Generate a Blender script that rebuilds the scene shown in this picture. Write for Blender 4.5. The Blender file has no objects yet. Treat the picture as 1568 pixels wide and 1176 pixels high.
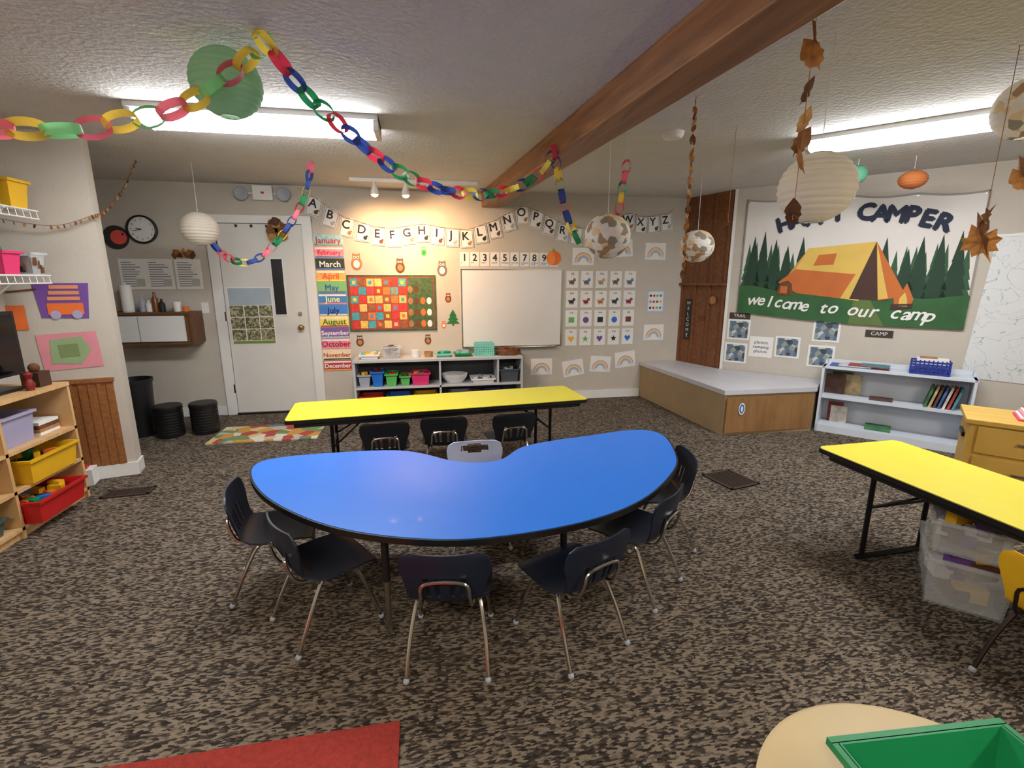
import bpy, math, random
from mathutils import Matrix, Vector
random.seed(7)
R=random.random
H=2.46
scene=bpy.context.scene
try:
    scene.view_settings.view_transform='Standard'
    scene.view_settings.look='None'
except Exception: pass

# ---------------------------------------------------------------- materials
def lin(c):
    return tuple(((x/255)/12.92 if x/255<=.04045 else ((x/255+.055)/1.055)**2.4) for x in c)+(1,)
MATS={}
def pm(name,c,rough=.6,metal=0,var=.06,bump=0,bscale=60,emit=0,alpha=1,trans=0,nscale=6,coat=0):
    if name in MATS: return MATS[name]
    m=bpy.data.materials.new(name); m.use_nodes=True
    nt=m.node_tree; b=nt.nodes['Principled BSDF']; L=nt.links
    b.inputs['Roughness'].default_value=rough; b.inputs['Metallic'].default_value=metal
    col=lin(c)
    tc=nt.nodes.new('ShaderNodeTexCoord')
    nz=nt.nodes.new('ShaderNodeTexNoise'); nz.inputs['Scale'].default_value=nscale
    L.new(tc.outputs['Object'],nz.inputs['Vector'])
    rp=nt.nodes.new('ShaderNodeValToRGB')
    rp.color_ramp.elements[0].position=.3; rp.color_ramp.elements[1].position=.7
    rp.color_ramp.elements[0].color=tuple(x*(1-var) for x in col[:3])+(1,)
    rp.color_ramp.elements[1].color=tuple(min(1,x*(1+var)) for x in col[:3])+(1,)
    L.new(nz.outputs['Fac'],rp.inputs['Fac']); L.new(rp.outputs['Color'],b.inputs['Base Color'])
    if bump:
        n2=nt.nodes.new('ShaderNodeTexNoise'); n2.inputs['Scale'].default_value=bscale; n2.inputs['Detail'].default_value=4
        L.new(tc.outputs['Object'],n2.inputs['Vector'])
        bp=nt.nodes.new('ShaderNodeBump'); bp.inputs['Strength'].default_value=bump; bp.inputs['Distance'].default_value=.02
        L.new(n2.outputs['Fac'],bp.inputs['Height']); L.new(bp.outputs['Normal'],b.inputs['Normal'])
    if emit:
        b.inputs['Emission Color'].default_value=col; b.inputs['Emission Strength'].default_value=emit
    if alpha<1: b.inputs['Alpha'].default_value=alpha
    if coat: b.inputs['Coat Weight'].default_value=coat
    if trans:
        tl=nt.nodes.new('ShaderNodeBsdfTranslucent'); L.new(rp.outputs['Color'],tl.inputs['Color'])
        mx=nt.nodes.new('ShaderNodeMixShader'); mx.inputs[0].default_value=trans
        L.new(b.outputs[0],mx.inputs[1]); L.new(tl.outputs[0],mx.inputs[2]); L.new(mx.outputs[0],nt.nodes['Material Output'].inputs['Surface'])
    MATS[name]=m; return m
def wood(name,c1,c2,sc=(1,1,12),rough=.5,wscale=3):
    if name in MATS: return MATS[name]
    m=bpy.data.materials.new(name); m.use_nodes=True
    nt=m.node_tree; b=nt.nodes['Principled BSDF']; L=nt.links
    b.inputs['Roughness'].default_value=rough
    tc=nt.nodes.new('ShaderNodeTexCoord'); mp=nt.nodes.new('ShaderNodeMapping'); mp.inputs['Scale'].default_value=sc
    nz=nt.nodes.new('ShaderNodeTexNoise'); nz.inputs['Scale'].default_value=wscale; nz.inputs['Detail'].default_value=6; nz.inputs['Distortion'].default_value=.6
    rp=nt.nodes.new('ShaderNodeValToRGB'); rp.color_ramp.elements[0].position=.3; rp.color_ramp.elements[1].position=.7
    rp.color_ramp.elements[0].color=lin(c1); rp.color_ramp.elements[1].color=lin(c2)
    L.new(tc.outputs['Object'],mp.inputs['Vector']); L.new(mp.outputs['Vector'],nz.inputs['Vector'])
    L.new(nz.outputs['Fac'],rp.inputs['Fac']); L.new(rp.outputs['Color'],b.inputs['Base Color'])
    MATS[name]=m; return m
def carpet():
    m=bpy.data.materials.new('carpet_mat'); m.use_nodes=True
    nt=m.node_tree; b=nt.nodes['Principled BSDF']; L=nt.links
    b.inputs['Roughness'].default_value=.95
    b.inputs['Specular IOR Level'].default_value=.15
    tc=nt.nodes.new('ShaderNodeTexCoord')
    mp=nt.nodes.new('ShaderNodeMapping'); mp.inputs['Rotation'].default_value=(0,0,.75); mp.inputs['Scale'].default_value=(52,150,1)
    v=nt.nodes.new('ShaderNodeTexVoronoi'); v.inputs['Scale'].default_value=1; v.inputs['Randomness'].default_value=.7
    L.new(tc.outputs['Object'],mp.inputs['Vector']); L.new(mp.outputs['Vector'],v.inputs['Vector'])
    sp=nt.nodes.new('ShaderNodeSeparateColor'); L.new(v.outputs['Color'],sp.inputs['Color'])
    n=nt.nodes.new('ShaderNodeTexNoise'); n.inputs['Scale'].default_value=45; n.inputs['Detail'].default_value=2
    L.new(tc.outputs['Object'],n.inputs['Vector'])
    ad=nt.nodes.new('ShaderNodeMath'); ad.operation='MULTIPLY_ADD'; ad.inputs[1].default_value=.5
    L.new(n.outputs['Fac'],ad.inputs[0]); L.new(sp.outputs['Red'],ad.inputs[2])
    rp=nt.nodes.new('ShaderNodeValToRGB'); e=rp.color_ramp.elements
    e[0].position=.35; e[0].color=lin((42,37,33)); e[1].position=1.0; e[1].color=lin((124,112,98))
    k=e.new(.68); k.color=lin((70,62,55))
    L.new(ad.outputs[0],rp.inputs['Fac'])
    L.new(rp.outputs['Color'],b.inputs['Base Color'])
    bp=nt.nodes.new('ShaderNodeBump'); bp.inputs['Strength'].default_value=.3; bp.inputs['Distance'].default_value=.004
    L.new(sp.outputs['Red'],bp.inputs['Height']); L.new(bp.outputs['Normal'],b.inputs['Normal'])
    return m
def patchy(name,cols,scale=18,rough=.7,trans=0):
    m=bpy.data.materials.new(name); m.use_nodes=True
    nt=m.node_tree; b=nt.nodes['Principled BSDF']; L=nt.links; b.inputs['Roughness'].default_value=rough
    tc=nt.nodes.new('ShaderNodeTexCoord'); v=nt.nodes.new('ShaderNodeTexVoronoi'); v.inputs['Scale'].default_value=scale
    L.new(tc.outputs['Object'],v.inputs['Vector'])
    sp=nt.nodes.new('ShaderNodeSeparateColor'); L.new(v.outputs['Color'],sp.inputs['Color'])
    rp=nt.nodes.new('ShaderNodeValToRGB'); rp.color_ramp.interpolation='CONSTANT'; e=rp.color_ramp.elements
    e[0].position=0; e[0].color=lin(cols[0]); e[1].position=1/len(cols); e[1].color=lin(cols[1])
    for i,c in enumerate(cols[2:]):
        k=e.new((i+2)/len(cols)); k.color=lin(c)
    L.new(sp.outputs['Green'],rp.inputs['Fac']); L.new(rp.outputs['Color'],b.inputs['Base Color'])
    if trans:
        tl=nt.nodes.new('ShaderNodeBsdfTranslucent'); L.new(rp.outputs['Color'],tl.inputs['Color'])
        mx=nt.nodes.new('ShaderNodeMixShader'); mx.inputs[0].default_value=trans
        L.new(b.outputs[0],mx.inputs[1]); L.new(tl.outputs[0],mx.inputs[2]); L.new(mx.outputs[0],nt.nodes['Material Output'].inputs['Surface'])
    MATS[name]=m; return m

WALL=pm('wall_paint',(192,185,174),.8,var=.03,bump=.12,bscale=90)
CEIL=pm('ceiling_texture',(208,206,203),.9,var=.03,bump=.32,bscale=38)
WHITE=pm('white_trim',(225,225,223),.45,var=.02)
DOORW=pm('door_paint',(214,212,207),.4,var=.02)
PAPER=pm('paper_white',(230,229,227),.8,var=.02)
BLACK=pm('black_plastic',(22,22,24),.4)
DARK=pm('dark_ink',(30,32,40),.7)
NAVY=pm('navy_plastic',(17,27,46),.45,var=.1)
CHROME=pm('chrome',(200,198,192),.18,1)
BLUE=pm('blue_laminate',(38,118,224),.36,var=.015,coat=.15)
YEL=pm('yellow_laminate',(226,213,56),.38,var=.02)
YELP=pm('yellow_plastic',(230,180,30),.4)
RED=pm('red_plastic',(190,30,32),.4)
GRN=pm('green_plastic',(22,132,78),.4)
LGRN=pm('light_green',(90,180,90),.6)
TEAL=pm('teal_plastic',(120,200,188),.45)
PINK=pm('pink_plastic',(220,50,110),.5)
BLUP=pm('blue_plastic',(30,110,200),.45)
DBLU=pm('dark_blue_plastic',(25,50,140),.45)
PURP=pm('purple_paper',(110,72,150),.7)
LAV=pm('lavender_plastic',(165,162,195),.5)
GREY=pm('grey_plastic',(160,165,178),.5)
LAVC=pm('lavender_chair_plastic',(172,180,208),.4)
ORNG=pm('orange_paper',(225,110,45),.7)
BRN=pm('brown_paper',(105,62,34),.8,var=.3,nscale=20)
LBRN=pm('light_brown_paper',(165,120,78),.8,var=.2,nscale=20)
CLEAR=pm('clear_plastic',(225,230,232),.15,alpha=.3)
MAPLE=wood('maple_wood',(196,156,105),(214,176,126),(1,12,1))
PANEL=wood('wainscot_wood',(128,80,40),(156,102,58),(14,14,1))
DWOOD=wood('dark_panel_wood',(98,58,32),(130,82,46),(10,10,.8))
BEAM=wood('beam_wood',(118,76,42),(164,112,66),(8,.5,8))
GOLDW=wood('desk_wood',(190,150,62),(208,170,84),(1,1,8))
CABW=wood('cabinet_wood',(90,58,36),(116,78,48),(1,8,8))

# ---------------------------------------------------------------- mesh builder
def frame(o,u):
    u=Vector((u[0],u[1],0)).normalized(); n=Vector((u.y,-u.x,0))
    return Matrix(((u.x,0,n.x,o[0]),(u.y,0,n.y,o[1]),(0,1,0,o[2] if len(o)>2 else 0),(0,0,0,1)))
def place(x,y,z=0,deg=0):
    return Matrix.Translation((x,y,z))@Matrix.Rotation(math.radians(deg),4,'Z')
TXT={}
def textgeo(s,shear=0):
    if (s,shear) in TXT: return TXT[(s,shear)]
    cu=bpy.data.curves.new('t','FONT'); cu.body=s; cu.align_x='CENTER'; cu.align_y='CENTER'; cu.resolution_u=3; cu.shear=shear
    ob=bpy.data.objects.new('t',cu); scene.collection.objects.link(ob)
    dg=bpy.context.evaluated_depsgraph_get()
    me=bpy.data.meshes.new_from_object(ob.evaluated_get(dg))
    r=([tuple(v.co) for v in me.vertices],[tuple(p.vertices) for p in me.polygons])
    bpy.data.objects.remove(ob); bpy.data.meshes.remove(me); bpy.data.curves.remove(cu)
    TXT[(s,shear)]=r; return r
class MB:
    def __init__(s,M=None): s.M=M or Matrix.Identity(4); s.v=[];s.f=[];s.m=[];s.mats=[]
    def mi(s,mat):
        if mat not in s.mats: s.mats.append(mat)
        return s.mats.index(mat)
    def add(s,vs,fs,mat,M=None):
        k=len(s.v)
        s.v+= [(M@Vector(p) if M is not None else Vector(p)) for p in vs]; i=s.mi(mat)
        for f in fs: s.f.append(tuple(a+k for a in f)); s.m.append(i)
    def box(s,x0,x1,y0,y1,z0,z1,mat,M=None):
        vs=[(x,y,z) for z in(z0,z1) for y in(y0,y1) for x in(x0,x1)]
        s.add(vs,[(0,2,3,1),(4,5,7,6),(0,1,5,4),(2,6,7,3),(0,4,6,2),(1,3,7,5)],mat,M)
    def poly(s,pts,z,mat,M=None):
        s.add([(p[0],p[1],z) for p in pts],[tuple(range(len(pts)))],mat,M)
    def rect(s,x0,x1,y0,y1,z,mat,M=None): s.poly([(x0,y0),(x1,y0),(x1,y1),(x0,y1)],z,mat,M)
    def disc(s,x,y,r,z,mat,ry=None,n=20,M=None):
        ry=ry or r
        s.poly([(x+r*math.cos(2*math.pi*i/n),y+ry*math.sin(2*math.pi*i/n)) for i in range(n)],z,mat,M)
    def prism(s,pts,z0,z1,mat,M=None):
        n=len(pts); vs=[(p[0],p[1],z0) for p in pts]+[(p[0],p[1],z1) for p in pts]
        fs=[tuple(range(n-1,-1,-1)),tuple(range(n,2*n))]+[(i,(i+1)%n,n+(i+1)%n,n+i) for i in range(n)]
        s.add(vs,fs,mat,M)
    def lathe(s,prof,mat,x=0,y=0,z=0,n=24,M=None,sx=1,sy=1):
        vs=[];fs=[]
        for r,h in prof:
            for i in range(n):
                a=2*math.pi*i/n; vs.append((x+r*sx*math.cos(a),y+r*sy*math.sin(a),z+h))
        for k in range(len(prof)-1):
            for i in range(n):
                fs.append((k*n+i,k*n+(i+1)%n,(k+1)*n+(i+1)%n,(k+1)*n+i))
        if prof[0][0]>1e-4: fs.append(tuple(range(n-1,-1,-1)))
        if prof[-1][0]>1e-4: fs.append(tuple((len(prof)-1)*n+i for i in range(n)))
        s.add(vs,fs,mat,M)
    def sphere(s,x,y,z,r,mat,n=14,sz=1,M=None):
        s.lathe([(max(1e-5,r*math.sin(math.pi*k/n)),-r*sz*math.cos(math.pi*k/n)) for k in range(n+1)],mat,x,y,z,n+4,M)
    def tube(s,pts,r,mat,n=8,M=None):
        P=[Vector(p) for p in pts]; vs=[];fs=[]; up=None
        for i,p in enumerate(P):
            t=(P[min(i+1,len(P)-1)]-P[max(i-1,0)]).normalized()
            if up is None: up=t.orthogonal().normalized()
            up=(up-t*up.dot(t))
            if up.length<1e-5: up=t.orthogonal()
            up.normalize(); sd=t.cross(up)
            for k in range(n):
                a=2*math.pi*k/n; vs.append(tuple(p+up*r*math.cos(a)+sd*r*math.sin(a)))
        for i in range(len(P)-1):
            for k in range(n): fs.append((i*n+k,i*n+(k+1)%n,(i+1)*n+(k+1)%n,(i+1)*n+k))
        fs.append(tuple(range(n-1,-1,-1))); fs.append(tuple((len(P)-1)*n+k for k in range(n)))
        s.add(vs,fs,mat,M)
    def text(s,t,x,y,z,size,mat,rot=0,sx=1,M=None,bold=0,shear=0):
        vs,fs=textgeo(t,shear); c=math.cos(rot);d=math.sin(rot)
        offs=[(0,0)] if not bold else [(0,0),(bold,0),(-bold,0),(0,bold),(0,-bold)]
        for k,(ox,oy) in enumerate(offs):
            s.add([(x+ox+(v[0]*sx*c-v[1]*d)*size,y+oy+(v[0]*sx*d+v[1]*c)*size,z+k*.0002) for v in vs],fs,mat,M)
    def grid(s,P,th,mat,skip=()):
        ni=len(P);nj=len(P[0]); P=[[Vector(p) for p in r] for r in P]
        N=[[((P[min(i+1,ni-1)][j]-P[max(i-1,0)][j]).cross(P[i][min(j+1,nj-1)]-P[i][max(j-1,0)])).normalized() for j in range(nj)] for i in range(ni)]
        vs=[tuple(P[i][j]) for i in range(ni) for j in range(nj)]+[tuple(P[i][j]+N[i][j]*th) for i in range(ni) for j in range(nj)]
        o=ni*nj; fs=[]; ec={}
        for i in range(ni-1):
            for j in range(nj-1):
                if (i,j) in skip: continue
                q=(i*nj+j,i*nj+j+1,(i+1)*nj+j+1,(i+1)*nj+j)
                fs.append(q); fs.append(tuple(o+a for a in reversed(q)))
                for a,b in zip(q,q[1:]+q[:1]): 
                    k=(min(a,b),max(a,b)); ec[k]=ec.get(k,0)+1
        for (a,b),c in ec.items():
            if c==1: fs.append((a,b,o+b,o+a))
        s.add(vs,fs,mat)
    def finish(s,name,smooth=False,bevel=0,normals=True):
        xs=[p.x for p in s.v];ys=[p.y for p in s.v];zs=[p.z for p in s.v]
        c=Vector(((min(xs)+max(xs))/2,(min(ys)+max(ys))/2,min(zs)))
        me=bpy.data.meshes.new(name); me.from_pydata([tuple(p-c) for p in s.v],[],s.f)
        for m in s.mats: me.materials.append(m)
        for p,i in zip(me.polygons,s.m): p.material_index=i
        if normals:
            import bmesh
            bm=bmesh.new(); bm.from_mesh(me); bmesh.ops.recalc_face_normals(bm,faces=bm.faces); bm.to_mesh(me); bm.free()
        if smooth:
            for p in me.polygons: p.use_smooth=True
            try: me.set_sharp_from_angle(angle=math.radians(38))
            except Exception: pass
        me.update()
        ob=bpy.data.objects.new(name,me); ob.matrix_world=s.M@Matrix.Translation(c); scene.collection.objects.link(ob)
        if bevel:
            b=ob.modifiers.new('bevel','BEVEL'); b.width=bevel; b.segments=2; b.limit_method='ANGLE'
        return ob
def cr(pts,n=8,closed=False):
    P=[Vector(p) for p in pts]; out=[]; L=len(P)
    rng=range(L) if closed else range(L-1)
    for i in rng:
        if closed: a,b,c,d=P[(i-1)%L],P[i],P[(i+1)%L],P[(i+2)%L]
        else: a,b,c,d=P[max(i-1,0)],P[i],P[i+1],P[min(i+2,L-1)]
        for k in range(n):
            t=k/n; out.append(.5*((2*b)+(c-a)*t+(2*a-5*b+4*c-d)*t*t+(3*b-a-3*c+d)*t**3))
    if not closed: out.append(P[-1])
    return out
def interp(tab,x):
    for (a,b),(c,d) in zip(tab,tab[1:]):
        if x<=c: return b+(d-b)*(x-a)/(c-a)
    return tab[-1][1]

# ---------------------------------------------------------------- room shell
YB=5.76
def shell(name,p0,p1,mat,h=H,th=.1):
    L=(Vector(p1)-Vector(p0)).length
    b=MB(frame((p0[0],p0[1],0),(p1[0]-p0[0],p1[1]-p0[1]))); b.box(0,L,0,h,-th,0,mat); return b.finish(name)
b=MB(); b.box(-3.75,5.7,-2.65,5.9,-.1,0,carpet()); b.finish('floor')
b=MB(); b.box(-3.75,5.7,-2.65,5.9,H,H+.1,CEIL); b.finish('ceiling')
D=Vector((.653,-.757)).normalized(); P0=(3.45,5.12)
P1=(P0[0]+3.2*D.x,P0[1]+3.2*D.y)
shell('wall_back',(-3.7,YB),(3.35,YB),WALL)
shell('wall_alcove_panelled',(3.25,YB),P0,DWOOD)
shell('wall_diagonal',P0,P1,WALL)
shell('wall_right',P1,(P1[0],-2.55),WALL)
shell('wall_front',(P1[0]+.1,-2.55),(-2.9,-2.55),WALL)
shell('wall_left',(-2.8,-2.55),(-2.8,3.97),WALL)
shell('wall_alcove_left',(-3.65,3.9),(-3.65,YB),WALL)
b=MB(frame((-2.25,4.05),(.968,.252))); b.box(-1.45,0,0,H,-.14,0,WALL); b.finish('wall_partition')
BW=frame((0,YB),(1,0)); DW=frame(P0,D); PW=frame((-2.25,4.05),(.968,.252))
# baseboards
b=MB(BW); b.box(-3.6,-2.2,0,.1,0,.015,WHITE); b.finish('baseboard_back')
b=MB(BW); b.box(-1.12,2.74,0,.1,0,.015,WHITE); b.finish('baseboard_back')
b=MB(PW); b.box(-.5,.012,0,.1,.0,.018,WHITE); b.box(0,.012,0,.1,-.14,0,WHITE); b.finish('baseboard_partition')
b=MB(DW); b.box(1.08,3.2,0,.1,0,.015,WHITE); b.finish('baseboard_diagonal')
b=MB(PW); b.box(-.55,-.06,.1,.76,0,.014,PANEL)
for i in range(9): b.box(-.54+i*.055,-.515+i*.055,.1,.75,.014,.02,PANEL)
b.box(-.55,-.05,.75,.78,0,.028,PANEL); b.finish('trim_wainscot')
def bx(y,off=0): return 1.02-.08*(y-1.8)+off
b=MB(); b.prism([(bx(-2.54),-2.54),(bx(-2.54,.2),-2.54),(bx(5.755,.2),5.755),(bx(5.755),5.755)],H-.17,H,BEAM); b.finish('ceiling_beam',bevel=.008)
AL=frame((3.25,YB),(P0[0]-3.25,P0[1]-YB)); AL_L=(Vector(P0)-Vector((3.25,YB))).length
b=MB(AL)
for x in (.0,.2,.42,AL_L-.05): b.box(x,x+.035,.45,H,0,.014,DWOOD)
b.box(0,AL_L,1.42,1.45,0,.05,DWOOD)
b.finish('trim_alcove')
b=MB(DW); b.box(0,.03,.45,H,0,.012,WHITE); b.finish('trim_corner')

# ---------------------------------------------------------------- door
b=MB(BW)
b.box(-2.19,-2.09,0,2.15,0,.03,WHITE); b.box(-1.24,-1.14,0,2.15,0,.03,WHITE); b.box(-2.19,-1.14,2.07,2.15,0,.032,WHITE)
b.box(-2.09,-1.24,.02,2.07,0,.014,DOORW); b.box(-2.09,-1.24,0,.02,0,.05,BLACK)
for x in(-2.092,-1.243): b.box(x,x+.006,.02,2.07,.014,.016,pm('door_gap',(70,66,60),.8))
b.box(-2.09,-1.24,2.064,2.07,.014,.016,pm('door_gap',(70,66,60),.8))
b.box(-1.6,-1.46,1.1,1.72,.014,.02,WHITE); b.box(-1.585,-1.475,1.115,1.705,.02,.023,BLACK)
b.lathe([(.03,0),(.03,.008),(.012,.01),(.012,.035),(.026,.04),(.03,.055),(.024,.068),(.001,.072)],pm('brass',(170,150,110),.25,1),-1.335,.97,.014)
b.lathe([(.022,0),(.022,.015),(.001,.016)],CHROME,-1.335,1.12,.014)
for z in (.3,1.1,1.9): b.box(-2.1,-2.085,z-.05,z+.05,.014,.034,CHROME)
for x in(-1.9,-1.75,-1.6,-1.45): b.box(x,x+.02,2.03,2.055,.014,.035,BLACK)
b.finish('door_1',smooth=True)
GRS=patchy('leafy_photo',[(100,100,66),(150,145,110),(180,172,145),(80,84,58),(125,122,92)],55)
b=MB(BW); b.box(-2.06,-1.61,.8,1.41,.014,.018,PAPER)
b.rect(-2.05,-1.62,1.22,1.4,.019,pm('poster_blue',(165,178,190),.7))
for i in range(3):
    for j in range(3): b.rect(-2.05+i*.147,-1.913+i*.147,.835+j*.13,.955+j*.13,.02,GRS)
b.rect(-2.05,-1.62,.802,.83,.021,pm('poster_green',(110,140,55),.7))
b.finish('growth_poster')
b=MB(); b.box(-2.02,-1.04,4.68,5.2,.001,.012,patchy('door_mat_pattern',[(170,70,60),(205,185,135),(90,125,140),(185,178,160),(190,145,70),(110,135,90),(215,208,190)],9,.95)); b.finish('colorful_door_mat')

# ---------------------------------------------------------------- back-wall things
b=MB(BW); b.lathe([(.14,0),(.14,.03),(.125,.035),(.122,.022),(.001,.022)],BLACK,-2.78,1.99,0,32); b.disc(-2.78,1.99,.121,.0235,PAPER,n=32)
for i in range(12):
    a=i*math.pi/6; b.text(str((i or 12)),-2.78+.098*math.sin(a),1.99+.098*math.cos(a),.025,.03,DARK)
b.tube([(-2.78,1.99,.028),(-2.83,2.0,.028)],.004,DARK); b.tube([(-2.78,1.99,.028),(-2.86,1.975,.028)],.003,DARK); b.finish('wall_clock')
b=MB(BW); b.lathe([(.115,0),(.115,.02),(.001,.021)],pm('dark_felt',(50,45,42),.9),-3.03,1.91,0,28)
b.disc(-3.0,1.91,.075,.023,pm('coral_paper',(225,85,75),.7),ry=.07); b.disc(-2.96,1.94,.012,.024,DARK); b.finish('paper_ladybug_decoration')
for X in(-2.93,-2.68,-2.41):
    b=MB(BW); b.box(X-.125,X+.125,1.39,1.70,0,.004,PAPER)
    for k in range(11):
        w=.2 if k else .12; b.rect(X-.1,X-.1+w*(.6+.4*R()),1.66-k*.024,1.668-k*.024,.0055,pm('grey_ink',(120,120,125),.8))
    b.rect(X+.02,X+.1,1.42,1.5,.006,pm('pale_graphic',(180,185,175),.8)); b.finish('notice_paper')
b=MB(BW); b.box(-3.15,-2.33,.84,.86,0,.28,CABW); b.box(-3.15,-2.33,1.14,1.165,0,.28,CABW); b.box(-2.35,-2.33,.86,1.14,0,.28,CABW); b.box(-3.15,-3.13,.86,1.14,0,.28,CABW); b.box(-3.13,-2.35,.86,1.14,0,.26,CABW)
b.box(-3.12,-2.83,.87,1.13,.26,.275,WHITE); b.box(-2.82,-2.40,.87,1.13,.26,.275,WHITE); b.finish('wall_cabinet')
b=MB(); yy=YB-.15; zz=1.166
b.lathe([(.05,0),(.05,.01),(.008,.012),(.008,.29),(.001,.3)],WHITE,-2.95,yy,zz); b.lathe([(.012,.012),(.052,.012),(.052,.27),(.012,.27)],PAPER,-2.95,yy,zz); b.finish('paper_towel_roll',smooth=True)
b=MB()
for x,c,h in((-2.82,GREY,.15),(-2.76,PAPER,.12),(-2.70,pm('amber_bottle',(120,70,30),.3),.2),(-2.64,pm('dark_bottle',(40,40,40),.3),.13)):
    b.lathe([(.028,0),(.03,.02),(.03,h*.65),(.012,h*.8),(.012,h),(.001,h)],c,x,yy,zz,14)
b.finish('soap_bottles',smooth=True)
b=MB(); b.lathe([(.03,0),(.04,.1),(.036,.1),(.03,.01),(.001,.01)],PAPER,-2.5,yy,zz); b.lathe([(.03,0),(.03,.05),(.001,.05)],ORNG,-2.42,yy,zz); b.finish('paper_cup')
b=MB(); b.lathe([(.125,0),(.15,.53),(.16,.53),(.16,.56),(.148,.56),(.12,.02),(.001,.02)],BLACK,-2.76,5.12,0); b.finish('trash_can',smooth=True)
for X,Y in((-2.46,5.04),(-2.17,5.1)):
    b=MB(); b.lathe([(.115,0),(.12,.02),(.12,.26),(.125,.27),(.125,.3),(.115,.31),(.001,.31)],BLACK,X,Y,0); 
    for k in range(8): b.lathe([(.121,0),(.1225,.008),(.121,.016)],BLACK,X,Y,.03+k*.028)
    b.finish('round_storage_stool',smooth=True)
b=MB(BW); b.box(-1.68,-1.49,2.3,2.44,0,.07,PAPER)
for x in(-1.79,-1.38):
    b.lathe([(.03,-.0),(.06,.03),(.068,.07),(.06,.075),(.001,.06)],GREY,x,2.36,.01,20); b.tube([(x,2.36,.02),(-1.58,2.38,.03)],.012,PAPER)
b.box(-1.6,-1.57,2.36,2.38,.07,.072,RED); b.finish('emergency_exit_light',smooth=True)
b=MB(BW); b.box(-2.33,-2.26,1.14,1.25,0,.006,PAPER); b.box(-2.3,-2.29,1.18,1.21,.006,.014,WHITE); b.finish('light_switch')
months=['January','February','March','April','May','June','July','August','September','October','November','December']
cc=[(160,205,215),(235,150,165),(50,60,50),(235,175,90),(120,185,120),(60,130,190),(60,120,200),(240,215,90),(120,90,150),(225,130,150),(235,215,180),(190,50,50)]
tcx=[(200,40,60),(225,40,90),(240,240,235),(230,90,60),(40,90,160),(240,235,150),(20,30,90),(40,110,60),(240,230,240),(160,30,60),(180,70,30),(240,235,230)]
b=MB(BW)
for i,mn in enumerate(months):
    z1=1.97-i*.126
    b.box(-1.135 if i==0 else -1.135,-.83,z1-.12,z1,0,.004,pm('month_card_%d'%i,cc[i],.7,var=.2,nscale=25))
    if i%2: b.rect(-1.13,-.835,z1-.03,z1-.01,.005,PAPER)
    b.rect(-1.13,-.835,z1-.118,z1-.104,.005,pm('month_card_%d'%((i+4)%12),cc[(i+4)%12]))
    b.text(mn,-.983,z1-.066,.006,.09 if len(mn)<8 else .068,pm('month_text_%d'%i,tcx[i],.7),bold=.0015)
b.finish('month_name_cards')
b=MB(BW); b.box(-.82,.16,.91,1.54,0,.012,pm('board_border',(60,90,60),.8,var=.4,nscale=30)); b.rect(-.80,.14,.93,1.52,.013,pm('board_red',(165,60,50),.8))
pal=[(200,60,50),(225,120,60),(90,140,170),(230,190,110),(110,150,90),(70,160,170),(190,70,80),(235,225,200),(150,90,60),(240,200,60)]
for i in range(7):
    for j in range(6):
        x=-.785+i*.088; z=.945+j*.094
        b.rect(x,x+.08,z,z+.085,.0145,pm('quilt_%d'%((i*3+j*5+int(R()*3))%10),pal[(i*3+j*5)%10],.8,var=.25,nscale=40))
        if (i+j)%2: b.rect(x+.022,x+.058,z+.022,z+.062,.016,pm('quilt_c%d'%((i+j*2)%5),pal[(i+j*2+3)%10],.8))
b.rect(-.16,.13,.94,1.51,.0145,pm('board_green',(70,95,60),.8,var=.3,nscale=30))
for k in range(14):
    x=-.13+(k%4)*.07; z=.99+(k//4)*.13
    b.disc(x,z,.028,.016,[LBRN,BRN,ORNG,PAPER][k%4],ry=.04)
b.finish('quilt_bulletin_board')
def critter(name,X,z,s,m1,m2,tree=False):
    b=MB(BW)
    if tree:
        for k in range(3): b.poly([(X-s*(1-.22*k),z-s+k*s*.55),(X+s*(1-.22*k),z-s+k*s*.55),(X,z-s*.1+k*s*.6)],.003+k*.001,m1)
        b.rect(X-s*.12,X+s*.12,z-s*1.3,z-s,.003,m2)
    else:
        b.disc(X,z-s*.2,s*.7,.003,m1,ry=s*.85); b.disc(X,z+s*.55,s*.5,.004,m1); b.disc(X,z-s*.25,s*.4,.005,m2,ry=s*.5)
        for q in(-1,1): b.poly([(X+q*s*.45,z+s*1.2),(X+q*s*.1,z+s*.9),(X+q*s*.5,z+s*.6)],.005,m1); b.disc(X+q*s*.2,z+s*.6,s*.17,.006,PAPER); b.disc(X+q*s*.2,z+s*.6,s*.08,.007,DARK)
    b.finish(name)
critter('paper_owl',-.23,1.64,.075,BRN,LBRN); critter('paper_deer',-.70,1.68,.085,LBRN,PAPER); critter('paper_raccoon',.24,1.61,.08,pm('fox_grey',(120,105,95),.8),PAPER)
critter('paper_frog',.04,1.80,.05,LGRN,GRN); critter('paper_tree',.35,1.06,.08,pm('tree_green',(35,110,55),.8),BRN,True); critter('paper_fox',.3,1.28,.05,BRN,ORNG)
critter('paper_hedgehog',.05,.80,.055,BRN,LBRN); critter('paper_bear',-.72,.80,.06,BRN,LBRN); critter('paper_squirrel',.24,.97,.04,ORNG,PAPER)
b=MB(BW); b.box(.45,1.67,.69,1.61,0,.02,CHROME); b.rect(.465,1.655,.705,1.595,.021,pm('whiteboard_surface',(222,223,224),.22,var=.01)); b.box(.5,1.6,.675,.69,0,.05,CHROME); b.finish('whiteboard')
b=MB(BW)
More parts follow.
